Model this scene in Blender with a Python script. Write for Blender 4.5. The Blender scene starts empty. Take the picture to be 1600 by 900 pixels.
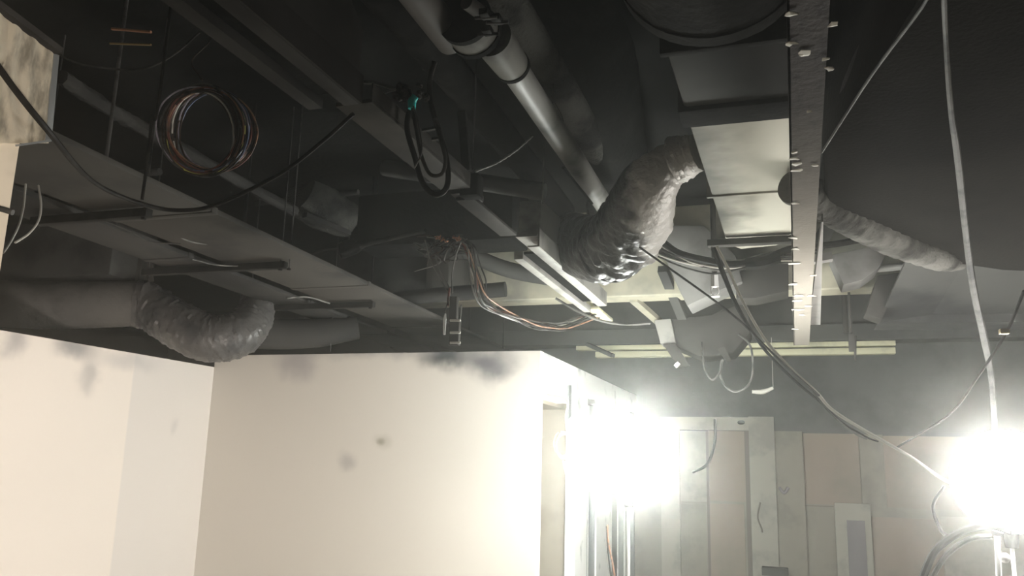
import bpy, bmesh, math, random
from mathutils import Vector, Matrix, noise
random.seed(7)
SC = bpy.context.scene
# ------------------------------------------------------------------ camera
FPX = 1305.0
YAW, PIT, ROL = math.radians(18.3), math.radians(11.6), math.radians(1.53)
CAM = Vector((0, 0, 1.5))
fw = Vector((-math.sin(YAW)*math.cos(PIT), math.cos(YAW)*math.cos(PIT), math.sin(PIT)))
r0 = Vector((math.cos(YAW), math.sin(YAW), 0)); u0 = r0.cross(fw)
cr = math.cos(ROL)*r0 + math.sin(ROL)*u0
cu = -math.sin(ROL)*r0 + math.cos(ROL)*u0
cd = bpy.data.cameras.new('camera'); cam = bpy.data.objects.new('camera', cd)
SC.collection.objects.link(cam)
cd.sensor_width = 36; cd.lens = FPX/1600*36; cd.clip_start = 0.05; cd.clip_end = 100
m = Matrix((cr, cu, -fw)).transposed().to_4x4(); m.translation = CAM
cam.matrix_world = m
SC.camera = cam
# ------------------------------------------------------------------ world, haze, exposure
w = bpy.data.worlds.new('world'); SC.world = w; w.use_nodes = True
wn = w.node_tree
wn.nodes['Background'].inputs[0].default_value = (0.55, 0.52, 0.48, 1)
wn.nodes['Background'].inputs[1].default_value = 0.0
hz = wn.nodes.new('ShaderNodeVolumeScatter')
hz.inputs['Color'].default_value = (0.93, 0.97, 0.93, 1)
hz.inputs['Density'].default_value = 0.0034
hz.inputs['Anisotropy'].default_value = 0.60
hz_glare = wn.nodes.new('ShaderNodeVolumeScatter')      # added forward-scattering volume standing in for the lamps' glare
hz_glare.inputs['Color'].default_value = (.97, .98, .95, 1); hz_glare.inputs['Density'].default_value = 0.0115; hz_glare.inputs['Anisotropy'].default_value = 0.93
ads = wn.nodes.new('ShaderNodeAddShader')
wn.links.new(hz.outputs[0], ads.inputs[0]); wn.links.new(hz_glare.outputs[0], ads.inputs[1])
wn.links.new(ads.outputs[0], wn.nodes['World Output'].inputs['Volume'])
SC.view_settings.view_transform = 'Standard'; SC.view_settings.look = 'None'
SC.view_settings.exposure = 0.0; SC.view_settings.gamma = 1.0
SC.view_settings.use_curve_mapping = False
SC.cycles.use_denoising = True
SC.cycles.max_bounces = 6; SC.cycles.diffuse_bounces = 4; SC.cycles.volume_bounces = 1
SC.cycles.glossy_bounces = 3; SC.cycles.sample_clamp_indirect = 6
POWER_NEAR, POWER_FAR, POWER_FILL = 2150.0, 5000.0, 590.0

# ------------------------------------------------------------------ helpers
def ray(x, y): return fw + cr*((x-800)/FPX) - cu*((y-450)/FPX)
def Yp(x, y, d): v = ray(x, y); return CAM + v*(d/v.y)
def Zp(x, y, z): v = ray(x, y); return CAM + v*((z-1.5)/v.z)
def Xp(x, y, X): v = ray(x, y); return CAM + v*(X/v.x)
V = Vector
COL = SC.collection

def tag(o, label, cat, group=None, kind=None):
    o['label'] = label; o['category'] = cat
    if group: o['group'] = group
    if kind: o['kind'] = kind
    return o
def thing(name, label, cat, loc, group=None):
    o = bpy.data.objects.new(name, None); COL.objects.link(o); o.location = loc
    o.empty_display_size = .1
    return tag(o, label, cat, group)
def obj(name, bm, mat, parent=None, smooth=True, label=None):
    me = bpy.data.meshes.new(name)
    bmesh.ops.recalc_face_normals(bm, faces=bm.faces[:])
    bm.to_mesh(me); bm.free()
    me.materials.append(mat)
    if smooth:
        for p in me.polygons: p.use_smooth = True
        try: me.set_sharp_from_angle(angle=math.radians(38))
        except Exception: pass
    o = bpy.data.objects.new(name, me); COL.objects.link(o)
    if parent:
        o.parent = parent
        # mesh data is in world coordinates: cancel the chain of parents
        off = V((0, 0, 0)); p = parent
        while p: off = off + p.location; p = p.parent
        me.transform(Matrix.Translation(-off))
    else:
        c = V((0, 0, 0))
        for v in me.vertices: c += v.co
        c /= max(1, len(me.vertices))
        me.transform(Matrix.Translation(-c)); o.location = c
    if label: o['label'] = label
    return o
def struct(name, bm, mat, smooth=False):
    o = obj(name, bm, mat, None, smooth); o['kind'] = 'structure'; return o
def B(): return bmesh.new()
def box(bm, a, b, bev=0.0):
    x0, x1 = sorted((a[0], b[0])); y0, y1 = sorted((a[1], b[1])); z0, z1 = sorted((a[2], b[2]))
    vs = [bm.verts.new((x, y, z)) for x in (x0, x1) for y in (y0, y1) for z in (z0, z1)]
    fs = [bm.faces.new([vs[i] for i in f]) for f in ((0,1,3,2),(4,6,7,5),(0,4,5,1),(2,3,7,6),(0,2,6,4),(1,5,7,3))]
    if bev:
        es = set(e for f in fs for e in f.edges)
        bmesh.ops.bevel(bm, geom=list(es), offset=bev, segments=2, affect='EDGES', profile=.5)
    return bm
def prism(bm, pts, off, bev=0.0):
    off = V(off)
    a = [bm.verts.new(p) for p in pts]; b = [bm.verts.new(V(p)+off) for p in pts]
    fs = [bm.faces.new(a), bm.faces.new(b[::-1])]
    n = len(a)
    for i in range(n): fs.append(bm.faces.new((a[i], a[(i+1) % n], b[(i+1) % n], b[i])))
    if bev:
        bmesh.ops.recalc_face_normals(bm, faces=fs)
        es = set(e for f in fs for e in f.edges)
        bmesh.ops.bevel(bm, geom=list(es), offset=bev, segments=2, affect='EDGES', profile=.5)
    return bm
def beam(bm, p, q, w, h, up=(0, 0, 1), bev=0.0):
    p, q = V(p), V(q); d = (q-p).normalized(); s = d.cross(V(up)).normalized(); t = s.cross(d)
    c = [p+s*w/2+t*h/2, p-s*w/2+t*h/2, p-s*w/2-t*h/2, p+s*w/2-t*h/2]
    return prism(bm, c, q-p, bev)
def catmull(pts, n):
    pts = [V(p) for p in pts]
    if len(pts) == 2: return [pts[0].lerp(pts[1], i/n) for i in range(n+1)], [i/n for i in range(n+1)]
    P = [pts[0]*2-pts[1]] + pts + [pts[-1]*2-pts[-2]]
    segs = len(pts)-1; out = []; ts = []
    for i in range(n+1):
        u = i/n*segs; k = min(int(u), segs-1); t = u-k
        a, b, c, d = P[k], P[k+1], P[k+2], P[k+3]
        out.append(.5*((2*b)+(c-a)*t+(2*a-5*b+4*c-d)*t*t+(3*b-a-3*c+d)*t*t*t)); ts.append(u)
    return out, ts
def tube(bm, pts, r, n=None, seg=10, fn=None, cap=True, hollow=False):
    """r: radius or one radius per control point; fn(i, n, ang) radial factor"""
    if n is None: n = 1 if len(pts) == 2 else 8*(len(pts)-1)
    path, ts = catmull(pts, n)
    rr = []
    for t in ts:
        if isinstance(r, (int, float)): rr.append(r)
        elif len(pts) == 2: rr.append(r[0]*(1-t)+r[1]*t)
        else:
            k = min(int(t), len(r)-2); rr.append(r[k]*(1-(t-k))+r[k+1]*(t-k))
    tan = []
    for i in range(len(path)):
        a = path[max(0, i-1)]; b = path[min(len(path)-1, i+1)]; tan.append((b-a).normalized())
    ref = V((0, 0, 1)) if abs(tan[0].z) < .9 else V((1, 0, 0))
    s = tan[0].cross(ref).normalized()
    rings = []
    for i, p in enumerate(path):
        s = (s - tan[i]*s.dot(tan[i])).normalized(); t = tan[i].cross(s)
        ring = []
        for k in range(seg):
            a = 2*math.pi*k/seg; f = fn(i, n, a) if fn else 1.0
            ring.append(bm.verts.new(p+(s*math.cos(a)+t*math.sin(a))*rr[i]*f))
        rings.append(ring)
    for i in range(len(rings)-1):
        for k in range(seg):
            bm.faces.new((rings[i][k], rings[i][(k+1) % seg], rings[i+1][(k+1) % seg], rings[i+1][k]))
    if cap:
        bm.faces.new(rings[0][::-1]); bm.faces.new(rings[-1])
    return bm
def sphere(bm, c, r, u=20, v=12, sc=(1, 1, 1)):
    mt = Matrix.Translation(V(c)) @ Matrix.Diagonal((*sc, 1))
    bmesh.ops.create_uvsphere(bm, u_segments=u, v_segments=v, radius=r, matrix=mt); return bm
def crumple(amp, fine=1.0, seed=0.0):
    def f(i, n, a):
        q = V((math.cos(a)*1.6, math.sin(a)*1.6, i*.22*fine+seed))
        return 1 + amp*(abs(noise.noise(q*1.7))*1.3 - .35) + amp*.5*noise.noise(q*4.1)
    return f
def wrinkle(amp):
    def f(i, n, a):
        t = i/n; c = V((math.cos(a)*3.2, math.sin(a)*3.2, t*5))
        lo_ = noise.noise(c*.45)
        # sharp folds across the inner bend, fading on the stretched outer side
        w_ = math.exp(-((t-.60)/.16)**2)+.9*math.exp(-((t-.16)/.11)**2)
        q = V((math.cos(a)*2.2, math.sin(a)*2.2, t*34+a*.6)); rg = abs(noise.noise(q))
        return 1+amp*.45*lo_+amp*w_*(rg*2.2-.6)+amp*.15*noise.noise(c*3)
    return f
def ribs(amp, every=3.0, seed=0.0):
    def f(i, n, a):
        return 1+amp*math.sin(i*2*math.pi/every)+amp*.8*noise.noise(V((math.cos(a), math.sin(a), i*.3+seed)))
    return f

# ------------------------------------------------------------------ materials
MATS = {}
TONE = dict(painted_front=1, painted_left=1, painted_near=1, painted_side=1, painted_inner=1, painted_duct=.95, foil_jacket=.8,
    pale_plaster=.7, sooty_plaster=.75, pink_board=.7, joint_dark=.7, mauve_board=.7, sooty_concrete=.75, cream_paint=1, sooty_diffuser=.25, pale_rolled_lagging=.75, dark_lagging=.35, pipe_near=.55, sooty_wrap=.4, black_slab=.3, fuzzy_lagging=.5, grey_wrap=.95, sooty_foil_jacket=.85, black_wrap=.7, dark_steel=.45, duct_side=.45, bare_concrete=1, white_plastic=1,
    cyan_tape=1, yellow_wire=1, blue_wire=.8, red_brown_wire=.8, lilac_wire=.8, bare_copper=1, orange_wire=.9, pale_cable=.9, white_flake=1,
    pale_diffuser=.85, hopper_grey=.9, pale_sheet=.75, beam_concrete=.7, dusty_sheeting=1, brass=1, bead_metal=.8, flaking_channel=.8, matt_black=.3)
def mat(name, col, dirt=None, amt=.5, scale=1.5, rough=.75, metal=0.0, bump=.0, bscale=30, spec=.3, spots=None, patch=None, stretch=None, amt2=0.0):
    """base colour with noisy dirt; patch and spots add tone, in places painted shade; spots = [(centre, radius, colour, strength)] in world metres"""
    if name in MATS: return MATS[name]
    K = TONE.get(name, .45)
    sc3 = lambda q: tuple(u_*K for u_ in q)
    col = sc3(col); dirt = sc3(dirt) if dirt else None
    mt = bpy.data.materials.new(name); mt.use_nodes = True; nt = mt.node_tree; N, L = nt.nodes, nt.links
    bs = N['Principled BSDF']; bs.inputs['Roughness'].default_value = rough
    if max(col) < .13 and rough > .45 and name != 'foil_jacket': metal *= .4; spec = .02; rough = max(rough, .9)
    bs.inputs['Metallic'].default_value = metal; bs.inputs['Specular IOR Level'].default_value = spec
    geo = N.new('ShaderNodeNewGeometry'); pos = geo.outputs['Position']
    if stretch:
        mp = N.new('ShaderNodeMapping'); mp.inputs['Scale'].default_value = stretch
        L.new(pos, mp.inputs['Vector']); pv = mp.outputs[0]
    else: pv = pos
    rgb = N.new('ShaderNodeRGB'); rgb.outputs[0].default_value = (*col, 1); cur = rgb.outputs[0]
    def mix(fac, c2):
        nonlocal cur
        mx = N.new('ShaderNodeMix'); mx.data_type = 'RGBA'
        L.new(fac, mx.inputs['Factor']); L.new(cur, mx.inputs['A'])
        mx.inputs['B'].default_value = (*c2, 1); cur = mx.outputs['Result']
    if dirt:
        no = N.new('ShaderNodeTexNoise'); no.inputs['Scale'].default_value = scale; no.inputs['Detail'].default_value = 5
        no.inputs['Roughness'].default_value = .6
        L.new(pv, no.inputs['Vector'])
        mr = N.new('ShaderNodeMapRange'); mr.inputs['From Min'].default_value = .62-.4*amt; mr.inputs['From Max'].default_value = .82-.4*amt
        mr.inputs['To Min'].default_value = amt2; mr.inputs['To Max'].default_value = 1
        mr.interpolation_type = 'SMOOTHSTEP'
        L.new(no.outputs['Fac'], mr.inputs['Value']); mix(mr.outputs[0], dirt)
    if patch:
        ax, val, wdt, c2 = patch[:4]
        sp = N.new('ShaderNodeSeparateXYZ')
        if len(patch) > 4:      # ragged edge
            pn = N.new('ShaderNodeTexNoise'); pn.inputs['Scale'].default_value = 5; pn.inputs['Detail'].default_value = 6; L.new(pos, pn.inputs['Vector'])
            ps = N.new('ShaderNodeVectorMath'); ps.operation = 'SUBTRACT'; ps.inputs[1].default_value = (.5, .5, .5); L.new(pn.outputs['Color'], ps.inputs[0])
            pm = N.new('ShaderNodeVectorMath'); pm.operation = 'SCALE'; pm.inputs['Scale'].default_value = patch[4]; L.new(ps.outputs[0], pm.inputs[0])
            pa = N.new('ShaderNodeVectorMath'); L.new(pos, pa.inputs[0]); L.new(pm.outputs[0], pa.inputs[1]); L.new(pa.outputs[0], sp.inputs[0])
        else: L.new(pos, sp.inputs[0])
        mr = N.new('ShaderNodeMapRange'); mr.inputs['From Min'].default_value = val-wdt; mr.inputs['From Max'].default_value = val+wdt
        L.new(sp.outputs[ax], mr.inputs['Value']); mix(mr.outputs[0], c2)
    if spots:
        nz = N.new('ShaderNodeTexNoise'); nz.inputs['Scale'].default_value = 3.5; nz.inputs['Detail'].default_value = 4
        L.new(pos, nz.inputs['Vector'])
        sb = N.new('ShaderNodeVectorMath'); sb.operation = 'SUBTRACT'; sb.inputs[1].default_value = (.5, .5, .5)
        L.new(nz.outputs['Color'], sb.inputs[0])
        for c, rad, cc, st in spots:
            rx = rad if isinstance(rad, tuple) else (rad, rad, rad)
            sc_ = N.new('ShaderNodeVectorMath'); sc_.operation = 'SCALE'; sc_.inputs['Scale'].default_value = min(rx[2], .25)*1.3
            L.new(sb.outputs[0], sc_.inputs[0])
            ad = N.new('ShaderNodeVectorMath'); L.new(pos, ad.inputs[0]); L.new(sc_.outputs[0], ad.inputs[1])
            s2 = N.new('ShaderNodeVectorMath'); s2.operation = 'SUBTRACT'; s2.inputs[1].default_value = c; L.new(ad.outputs[0], s2.inputs[0])
            dv = N.new('ShaderNodeVectorMath'); dv.operation = 'DIVIDE'; dv.inputs[1].default_value = rx; L.new(s2.outputs[0], dv.inputs[0])
            ln = N.new('ShaderNodeVectorMath'); ln.operation = 'LENGTH'; L.new(dv.outputs[0], ln.inputs[0])
            mr = N.new('ShaderNodeMapRange'); mr.interpolation_type = 'SMOOTHSTEP'
            mr.inputs['From Min'].default_value = 1.0; mr.inputs['From Max'].default_value = .1
            mr.inputs['To Max'].default_value = st
            L.new(ln.outputs['Value'], mr.inputs['Value']); mix(mr.outputs[0], cc)
    L.new(cur, bs.inputs['Base Color'])
    if bump:
        n2 = N.new('ShaderNodeTexNoise'); n2.inputs['Scale'].default_value = bscale; n2.inputs['Detail'].default_value = 4
        L.new(pos, n2.inputs['Vector'])
        bp = N.new('ShaderNodeBump'); bp.inputs['Strength'].default_value = bump; bp.inputs['Distance'].default_value = .02
        L.new(n2.outputs['Fac'], bp.inputs['Height']); L.new(bp.outputs[0], bs.inputs['Normal'])
    MATS[name] = mt; return mt
def glow(name, col, s):
    mt = bpy.data.materials.new(name); mt.use_nodes = True
    bs = mt.node_tree.nodes['Principled BSDF']
    bs.inputs['Emission Color'].default_value = (*col, 1); bs.inputs['Emission Strength'].default_value = s
    bs.inputs['Base Color'].default_value = (.9, .9, .9, 1); return mt

SOOT = (.012, .012, .012)
smk = (.13, .125, .13)
m_front = mat('painted_front', (.72, .68, .62), spots=[
    ((-3.42, 8.18, 2.56), (.52, 1, .24), (.05, .06, .065), 1.0), ((-2.93, 8.18, 2.47), (.42, 1, .28), (.09, .09, .11), .9),
    ((-5.22, 8.18, 2.5), (.4, 1, .28), (.30, .28, .30), .6), ((-4.2, 8.18, 2.66), (2.4, 1, .16), (.22, .22, .24), .5),
    ((-4.52, 8.18, 1.44), (.16, 1, .16), (.38, .36, .35), .6),
    ((-4.13, 8.18, 1.65), (.07, 1, .055), (.24, .21, .14), .85), ((-4.1, 8.18, 1.66), (.14, 1, .12), (.45, .43, .36), .5)],
    bump=.04, bscale=14, rough=.85)
m_left = mat('painted_left', (.80, .72, .65), patch=('Y', 6.92, .012, (.70, .645, .60)), spots=[  # patch paints the wall's light boundary into the colour, darker beyond it
    ((-6.34, 6.15, 2.44), (1, .38, .16), (.16, .16, .17), .75), ((-6.34, 5.5, 2.40), (1, .2, .22), (.2, .19, .2), .6),
    ((-6.34, 6.35, 2.18), (1, .22, .30), (.26, .25, .25), .5), ((-6.34, 6.85, 2.38), (1, .6, .15), (.4, .38, .38), .5),
    ((-6.34, 7.6, 1.75), (1, .10, .14), (.5, .46, .44), .5)],
    bump=.05, bscale=12, rough=.85)
m_near = mat('painted_near', (.74, .65, .53), dirt=(.55, .48, .38), amt=.25, scale=2.2, rough=.8, bump=.05)
m_side = mat('painted_side', (.80, .80, .78), dirt=(.3, .3, .3), amt=.15, scale=3, spots=[((-2.38, 8.45, 2.62), (1, .5, .16), (.2, .2, .22), .9), ((-2.38, 9.9, 2.62), (1, .12, .2), (.2, .2, .22), .8), ((-2.38, 8.7, 2.32), (1, .2, .03), (.3, .3, .3), .8)], rough=.8)
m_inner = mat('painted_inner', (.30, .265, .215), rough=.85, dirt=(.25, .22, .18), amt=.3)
m_pale = mat('pale_plaster', (.52, .50, .42), dirt=(.38, .36, .31), amt=.4, scale=2, rough=.85)
m_pale2 = mat('sooty_plaster', (.35, .32, .255), dirt=(.28, .26, .21), amt=.4, scale=2, rough=.85)
m_pink = mat('pink_board', (.43, .34, .265), dirt=(.36, .31, .24), amt=.45, scale=1.3, rough=.9)
m_join = mat('joint_dark', (.22, .19, .15), rough=.9)  # dark joints between the boards
m_mauve = mat('mauve_board', (.27, .245, .26), rough=.9)
m_upper = mat('sooty_concrete', (.15, .155, .15), dirt=(.09, .092, .09), amt=.5, scale=.8, rough=.95, bump=.15, bscale=9)
m_slab = mat('black_slab', (.03, .03, .029), dirt=(.008,.008,.008), amt=.55, scale=1.1, rough=.95, bump=.3, bscale=16)
m_beamc = mat('beam_concrete', (.62, .585, .45), dirt=(.26, .255, .22), amt=.45, scale=.7, rough=.9, bump=.08, bscale=8)
m_beamd = mat('beam_concrete_dark', (.17, .17, .16), dirt=(.08, .08, .08), amt=.5, scale=.7, rough=.9)
m_cream = mat('cream_paint', (.66, .64, .44), dirt=(.4, .4, .3), amt=.35, rough=.6)
m_floor = mat('bare_concrete', (.34, .32, .29), dirt=(.2, .19, .17), amt=.5, rough=.9)
m_tray = mat('grey_tray', (.125, .118, .108), dirt=(.07, .068, .066), amt=.35, scale=1.4, rough=.6, bump=.03, bscale=40)
m_trayd = mat('grey_tray_dark', (.085, .082, .078), dirt=(.05, .05, .05), amt=.45, scale=1.4, rough=.6)
m_steel = mat('dark_steel', (.045, .044, .042), dirt=(.02, .02, .02), amt=.5, scale=6, rough=.6, metal=.2)
m_rod = mat('steel_rod', (.16, .155, .15), dirt=(.03, .03, .03), amt=.45, scale=5, rough=.5, metal=.4)
m_black = mat('matt_black', (.018, .018, .018), dirt=(.04, .04, .038), amt=.4, scale=5, rough=.85, bump=.3, bscale=24)
m_duct = mat('painted_duct', (.020, .019, .017), dirt=(.012, .012, .011), amt=.4, scale=.9, rough=.55, patch=('Y', 3.95, .05, (.52, .50, .43)), spots=[((-.55, 4.7, 3.2), (.50, 3.2, .8), (.05, .048, .042), .95), ((-.50, 5.75, 3.2), (.42, .8, .4), (.04, .04, .035), .97)])  # left-side spots mix soot with soft shade put into the colour
m_ductside = mat('duct_side', (.10, .10, .095), dirt=(.03, .03, .03), amt=.5, rough=.7)
m_flex = mat('foil_jacket', (.022, .022, .021), dirt=(.012, .012, .012), amt=.4, scale=2.6, rough=.45, metal=.1, bump=1.0, bscale=16, spec=.4, patch=('X', -.88, .05, (.42, .40, .375), .34))
m_flexdark = mat('sooty_foil_jacket', (.105, .10, .098), dirt=(.05, .05, .053), amt=.5, scale=2.3, rough=.4, metal=.15, bump=.5, bscale=18)
m_wrap = mat('sooty_wrap', (.11, .105, .10), dirt=(.065, .062, .06), amt=.5, scale=1.6, rough=.75, bump=.35, bscale=22)
m_lag = mat('fuzzy_lagging', (.11, .11, .10), dirt=(.03, .03, .03), amt=.5, scale=2.5, rough=.95, bump=.9, bscale=45)
m_wrapl = mat('grey_wrap', (.13, .125, .12), dirt=(.075, .072, .07), amt=.5, scale=1.6, rough=.75, bump=.35, bscale=22)
m_wrapd = mat('black_wrap', (.035, .033, .031), dirt=(.015, .014, .013), amt=.5, scale=2.4, rough=.8, bump=.35, bscale=22)
m_dark_lag = mat('dark_lagging', (.036, .033, .030), dirt=(.022, .02, .019), amt=.5, scale=1.2, rough=.95, bump=.25, bscale=40)
m_lag2 = mat('pale_rolled_lagging', (.17, .165, .15), dirt=(.05, .048, .045), amt=.45, scale=2.2, rough=.9, bump=.8, bscale=28)
m_pipe = mat('pale_pipe', (.33, .325, .30), dirt=(.045, .045, .043), amt=.30, scale=1.3, rough=.5)
m_pipe2 = mat('pipe_socket_grey', (.27, .265, .24), dirt=(.10, .1, .095), amt=.3, scale=2.0, rough=.5)
m_pipen = mat('pipe_near', (.125, .115, .105), dirt=(.05, .048, .046), amt=.35, scale=2.0, rough=.5)
m_pale_sheet = mat('pale_sheet', (.42, .405, .385), dirt=(.28, .27, .26), amt=.35, scale=2, rough=.6)
m_diff = mat('pale_diffuser', (.40, .39, .36), dirt=(.22, .215, .20), amt=.3, scale=2.5, rough=.55)
m_hop = mat('hopper_grey', (.22, .215, .205), dirt=(.13, .125, .12), amt=.4, scale=1.5, rough=.7)
m_diffd = mat('sooty_diffuser', (.095, .09, .085), dirt=(.06, .057, .054), amt=.4, scale=1.6, rough=.6)
m_cable = mat('black_cable', (.028, .026, .025), dirt=(.06, .056, .052), amt=.4, scale=9, rough=.55)
m_gcable = mat('grey_cable', (.30, .29, .27), dirt=(.10, .10, .095), amt=.45, scale=6, rough=.6)
m_dcable = mat('dusty_cable', (.12, .115, .11), dirt=(.04, .04, .038), amt=.45, scale=6, rough=.6)
m_wcable = mat('pale_cable', (.62, .60, .55), rough=.5)
m_white = mat('white_plastic', (.85, .85, .84), rough=.35)
m_cyan = mat('cyan_tape', (.03, .50, .47), rough=.4)
m_yel = mat('yellow_wire', (.55, .55, .12), rough=.5)
m_red = mat('red_brown_wire', (.20, .065, .045), dirt=(.07, .05, .045), amt=.4, scale=14, rough=.5)
m_blue = mat('blue_wire', (.12, .15, .25), dirt=(.05, .05, .05), amt=.3, scale=14, rough=.5)
m_brown = mat('brown_wire', (.10, .075, .06), dirt=(.05, .045, .04), amt=.4, scale=14, rough=.55)
m_grey = mat('grey_wire', (.16, .155, .15), dirt=(.05, .05, .05), amt=.4, scale=14, rough=.55)
m_lilac = mat('lilac_wire', (.36, .33, .40), dirt=(.1, .1, .1), amt=.3, scale=14, rough=.5)
m_copper = mat('bare_copper', (.55, .27, .16), rough=.35, metal=.7)
m_orange = mat('orange_wire', (.34, .18, .11), dirt=(.12, .09, .07), amt=.4, scale=14, rough=.5)
m_brass = mat('brass', (.42, .30, .14), rough=.35, metal=.6)
m_chan = mat('flaking_channel', (.035, .028, .025), dirt=(.018, .013, .012), amt=.36, scale=7, rough=.5, metal=.15, bump=.25, bscale=30, stretch=(3, .8, 3), patch=('Y', 4.9, 1.7, (.36, .33, .29), .5))  # dark near end blends to pale along Y
m_flake = mat('white_flake', (.82, .79, .72), rough=.7)
m_bead = mat('bead_metal', (.35, .37, .38), rough=.35, metal=.5)
m_sheet = mat('dusty_sheeting', (.80, .74, .62), dirt=(.34, .31, .25), amt=.40, scale=5, rough=.4, stretch=(1, 2.5, .8), bump=.5, bscale=14)
m_rag = mat('sooty_rag', (.14, .125, .115), dirt=(.05, .05, .05), amt=.5, scale=20, rough=.95, bump=1.0, bscale=60)
g_lamp = glow('lamp_glow', (1.0, .99, .95), 40)

# ------------------------------------------------------------------ structure
SL, FL = 4.3, -.3     # slab underside, floor level (the camera is held 1.8 m up)
DF, DB = 8.18, 14.0 # partition front, rear wall
struct('floor', box(B(), (-12, -3, FL-.15), (6, DB, FL)), m_floor)
bm = box(B(), (-12, -3, SL), (6, DB+.3, SL+.25))
struct('ceiling', bm, m_slab)
struct('wall_front', box(B(), (-6.34, DF, FL), (-2.38, DF+.12, 2.60)), m_front)
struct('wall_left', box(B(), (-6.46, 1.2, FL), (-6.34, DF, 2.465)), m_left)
# near wall at the left edge of view
nx = Xp(30, 228, -2.2)
bm = prism(B(), [(-2.2, .6, FL), (-2.2, nx.y, FL), (-2.2, nx.y, Xp(30, 36, -2.2).z), (-2.2, .6, Xp(30, 36, -2.2).z)], (-.12, 0, 0))
struct('wall_near', bm, m_near)
# side wall of the box room: header, piers, sill
bm = B()
box(bm, (-2.50, DF+.12, 2.14), (-2.38, 9.3, 2.60))
box(bm, (-2.50, 9.3, 2.30), (-2.38, DB, 2.60))
box(bm, (-2.50, 9.75, FL), (-2.38, 10.35, 2.30))
box(bm, (-2.50, 10.9, FL), (-2.38, 11.9, 2.30))
box(bm, (-2.50, 12.9, FL), (-2.38, 13.3, 2.30))
struct('wall_side', bm, m_side)
bm = B()
box(bm, (-6.3, 9.8, FL), (-2.50, 9.9, 2.14)); box(bm, (-6.3, DF+.13, 2.10), (-2.5, 9.9, 2.17))
struct('wall_inner', bm, m_inner)
# rear wall: dark upper, pale piers and pink boards below
struct('wall_back', box(B(), (-12, DB, FL), (6, DB+.25, SL)), m_upper)
def yb(x0, y0, x1, y1, t, d=DB):
    a = Yp(x0, y0, d); b = Yp(x1, y1, d); b.x = Yp(x1, y0, d).x
    return box(B(), (a.x, d-t, max(FL, b.z)), (b.x, d-.001, a.z))
k = 0
def panel(x0, y0, x1, y1, t, m_):
    global k; k += 1
    struct('trim_%d' % k, yb(x0, y0, x1, y1, t), m_)
panel(985, 678, 1700, 1300, .03, m_pale2)
panel(985, 690, 1034, 1300, .06, m_pale2)
panel(1034, 652, 1062, 1300, .16, m_pale)
panel(1062, 652, 1170, 673, .16, m_pale)
panel(1062, 673, 1104, 784, .05, m_pale)
panel(1106, 673, 1163, 784, .05, m_pink)
panel(1062, 786, 1104, 1300, .05, m_pale2)
panel(1107, 786, 1163, 1300, .05, m_pink)
panel(1163, 673, 1170, 1300, .07, m_join)
panel(1170, 652, 1209, 1300, .22, m_pale)
panel(1209, 674, 1253, 1300, .14, m_pale2)
panel(1254, 677, 1340, 790, .05, m_pink)
panel(1254, 792, 1300, 1300, .05, m_pale2)
panel(1341, 679, 1378, 790, .06, m_pale2)
panel(1379, 681, 1700, 805, .05, m_pink)
panel(1361, 807, 1468, 1300, .05, m_pink)
panel(1470, 807, 1700, 1300, .05, m_pale)
panel(1303, 785, 1358, 1300, .13, m_pale)
panel(1103, 674, 1107, 1300, .056, m_join)
panel(1062, 783, 1163, 787, .056, m_join)
panel(1254, 789, 1302, 792, .056, m_join)
# door leaf in the pale frame
struct('door_1', yb(1322, 812, 1350, 1300, .15), m_mauve)
struct('wall_right', box(B(), (5.2, -3, FL), (5.4, DB, SL)), m_pale2)
# downstand beams
bm = box(B(), (-5.0, 9.0, 3.30), (5.2, 9.35, SL), .015)
struct('trim_%d' % (k+1), bm, m_beamc)
bm = box(B(), (-6.0, 12.0, 3.19), (5.2, 12.35, 3.42), .012); box(bm, (-6.0, 12.15, 3.42), (5.2, 12.3, SL))
struct('trim_%d' % (k+2), bm, m_beamd)
a = Zp(1360, 505, 2.95)
bm = B(); prism(bm, [Zp(1372, 504, 2.95), Zp(1440, 412, 3.05)+V((0,0,.25)), (5.2, 9.4, 3.6), (5.2, 9.4, 2.92)], (0, .5, 0))
struct('trim_%d' % (k+3), bm, m_beamd)

# ------------------------------------------------------------------ work lights
def lamp(c, r, power, label, pole, group, lc):
    t = thing('work_light', label, 'work light', (c.x, c.y, FL), group)
    obj('globe', sphere(B(), c, r, 28, 18), g_lamp, t, label='glowing white globe, oversized for its glare')  # globe oversized so its shape also stands for the lamp's glare
    bm = B(); tube(bm, [c-V((0, 0, r-.01)), c-V((0, 0, r+.09))], [.05, .04], seg=14)
    obj('socket', bm, m_black, t)
    if pole:
        bm = B(); tube(bm, [c-V((0, 0, r+.09)), (c.x, c.y, .25)], .013, seg=10); obj('pole', bm, m_white, t)
        for q in range(3):
            an = q*2.094+.4; bm = B()
            tube(bm, [(c.x, c.y, .45), (c.x+.42*math.cos(an), c.y+.42*math.sin(an), FL+.012)], .011, seg=8); obj('leg', bm, m_steel, t)
        bm = B(); tube(bm, [(c.x, c.y, .40), (c.x, c.y, .50)], .024, seg=12); obj('collar', bm, m_steel, t)
    ld = bpy.data.lights.new('lamp_light', 'POINT'); ld.energy = power; ld.shadow_soft_size = r*1.04
    ld.color = lc
    lo = bpy.data.objects.new('lamp_light', ld); COL.objects.link(lo); lo.parent = t; lo.location = c-t.location
    return t
L2 = Yp(1572, 752, 6.5)
L1 = Yp(982, 716, 7.75)
lamp(L2, .34, POWER_NEAR, 'glowing white globe work light on a thin pole at the right edge', True, 'globe work lights', (1.0, .955, .88))
lamp(L1, .34, POWER_FAR, 'glowing white globe work light beside the doorway of the white partition', True, 'globe work lights', (.93, 1.0, .93))
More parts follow.
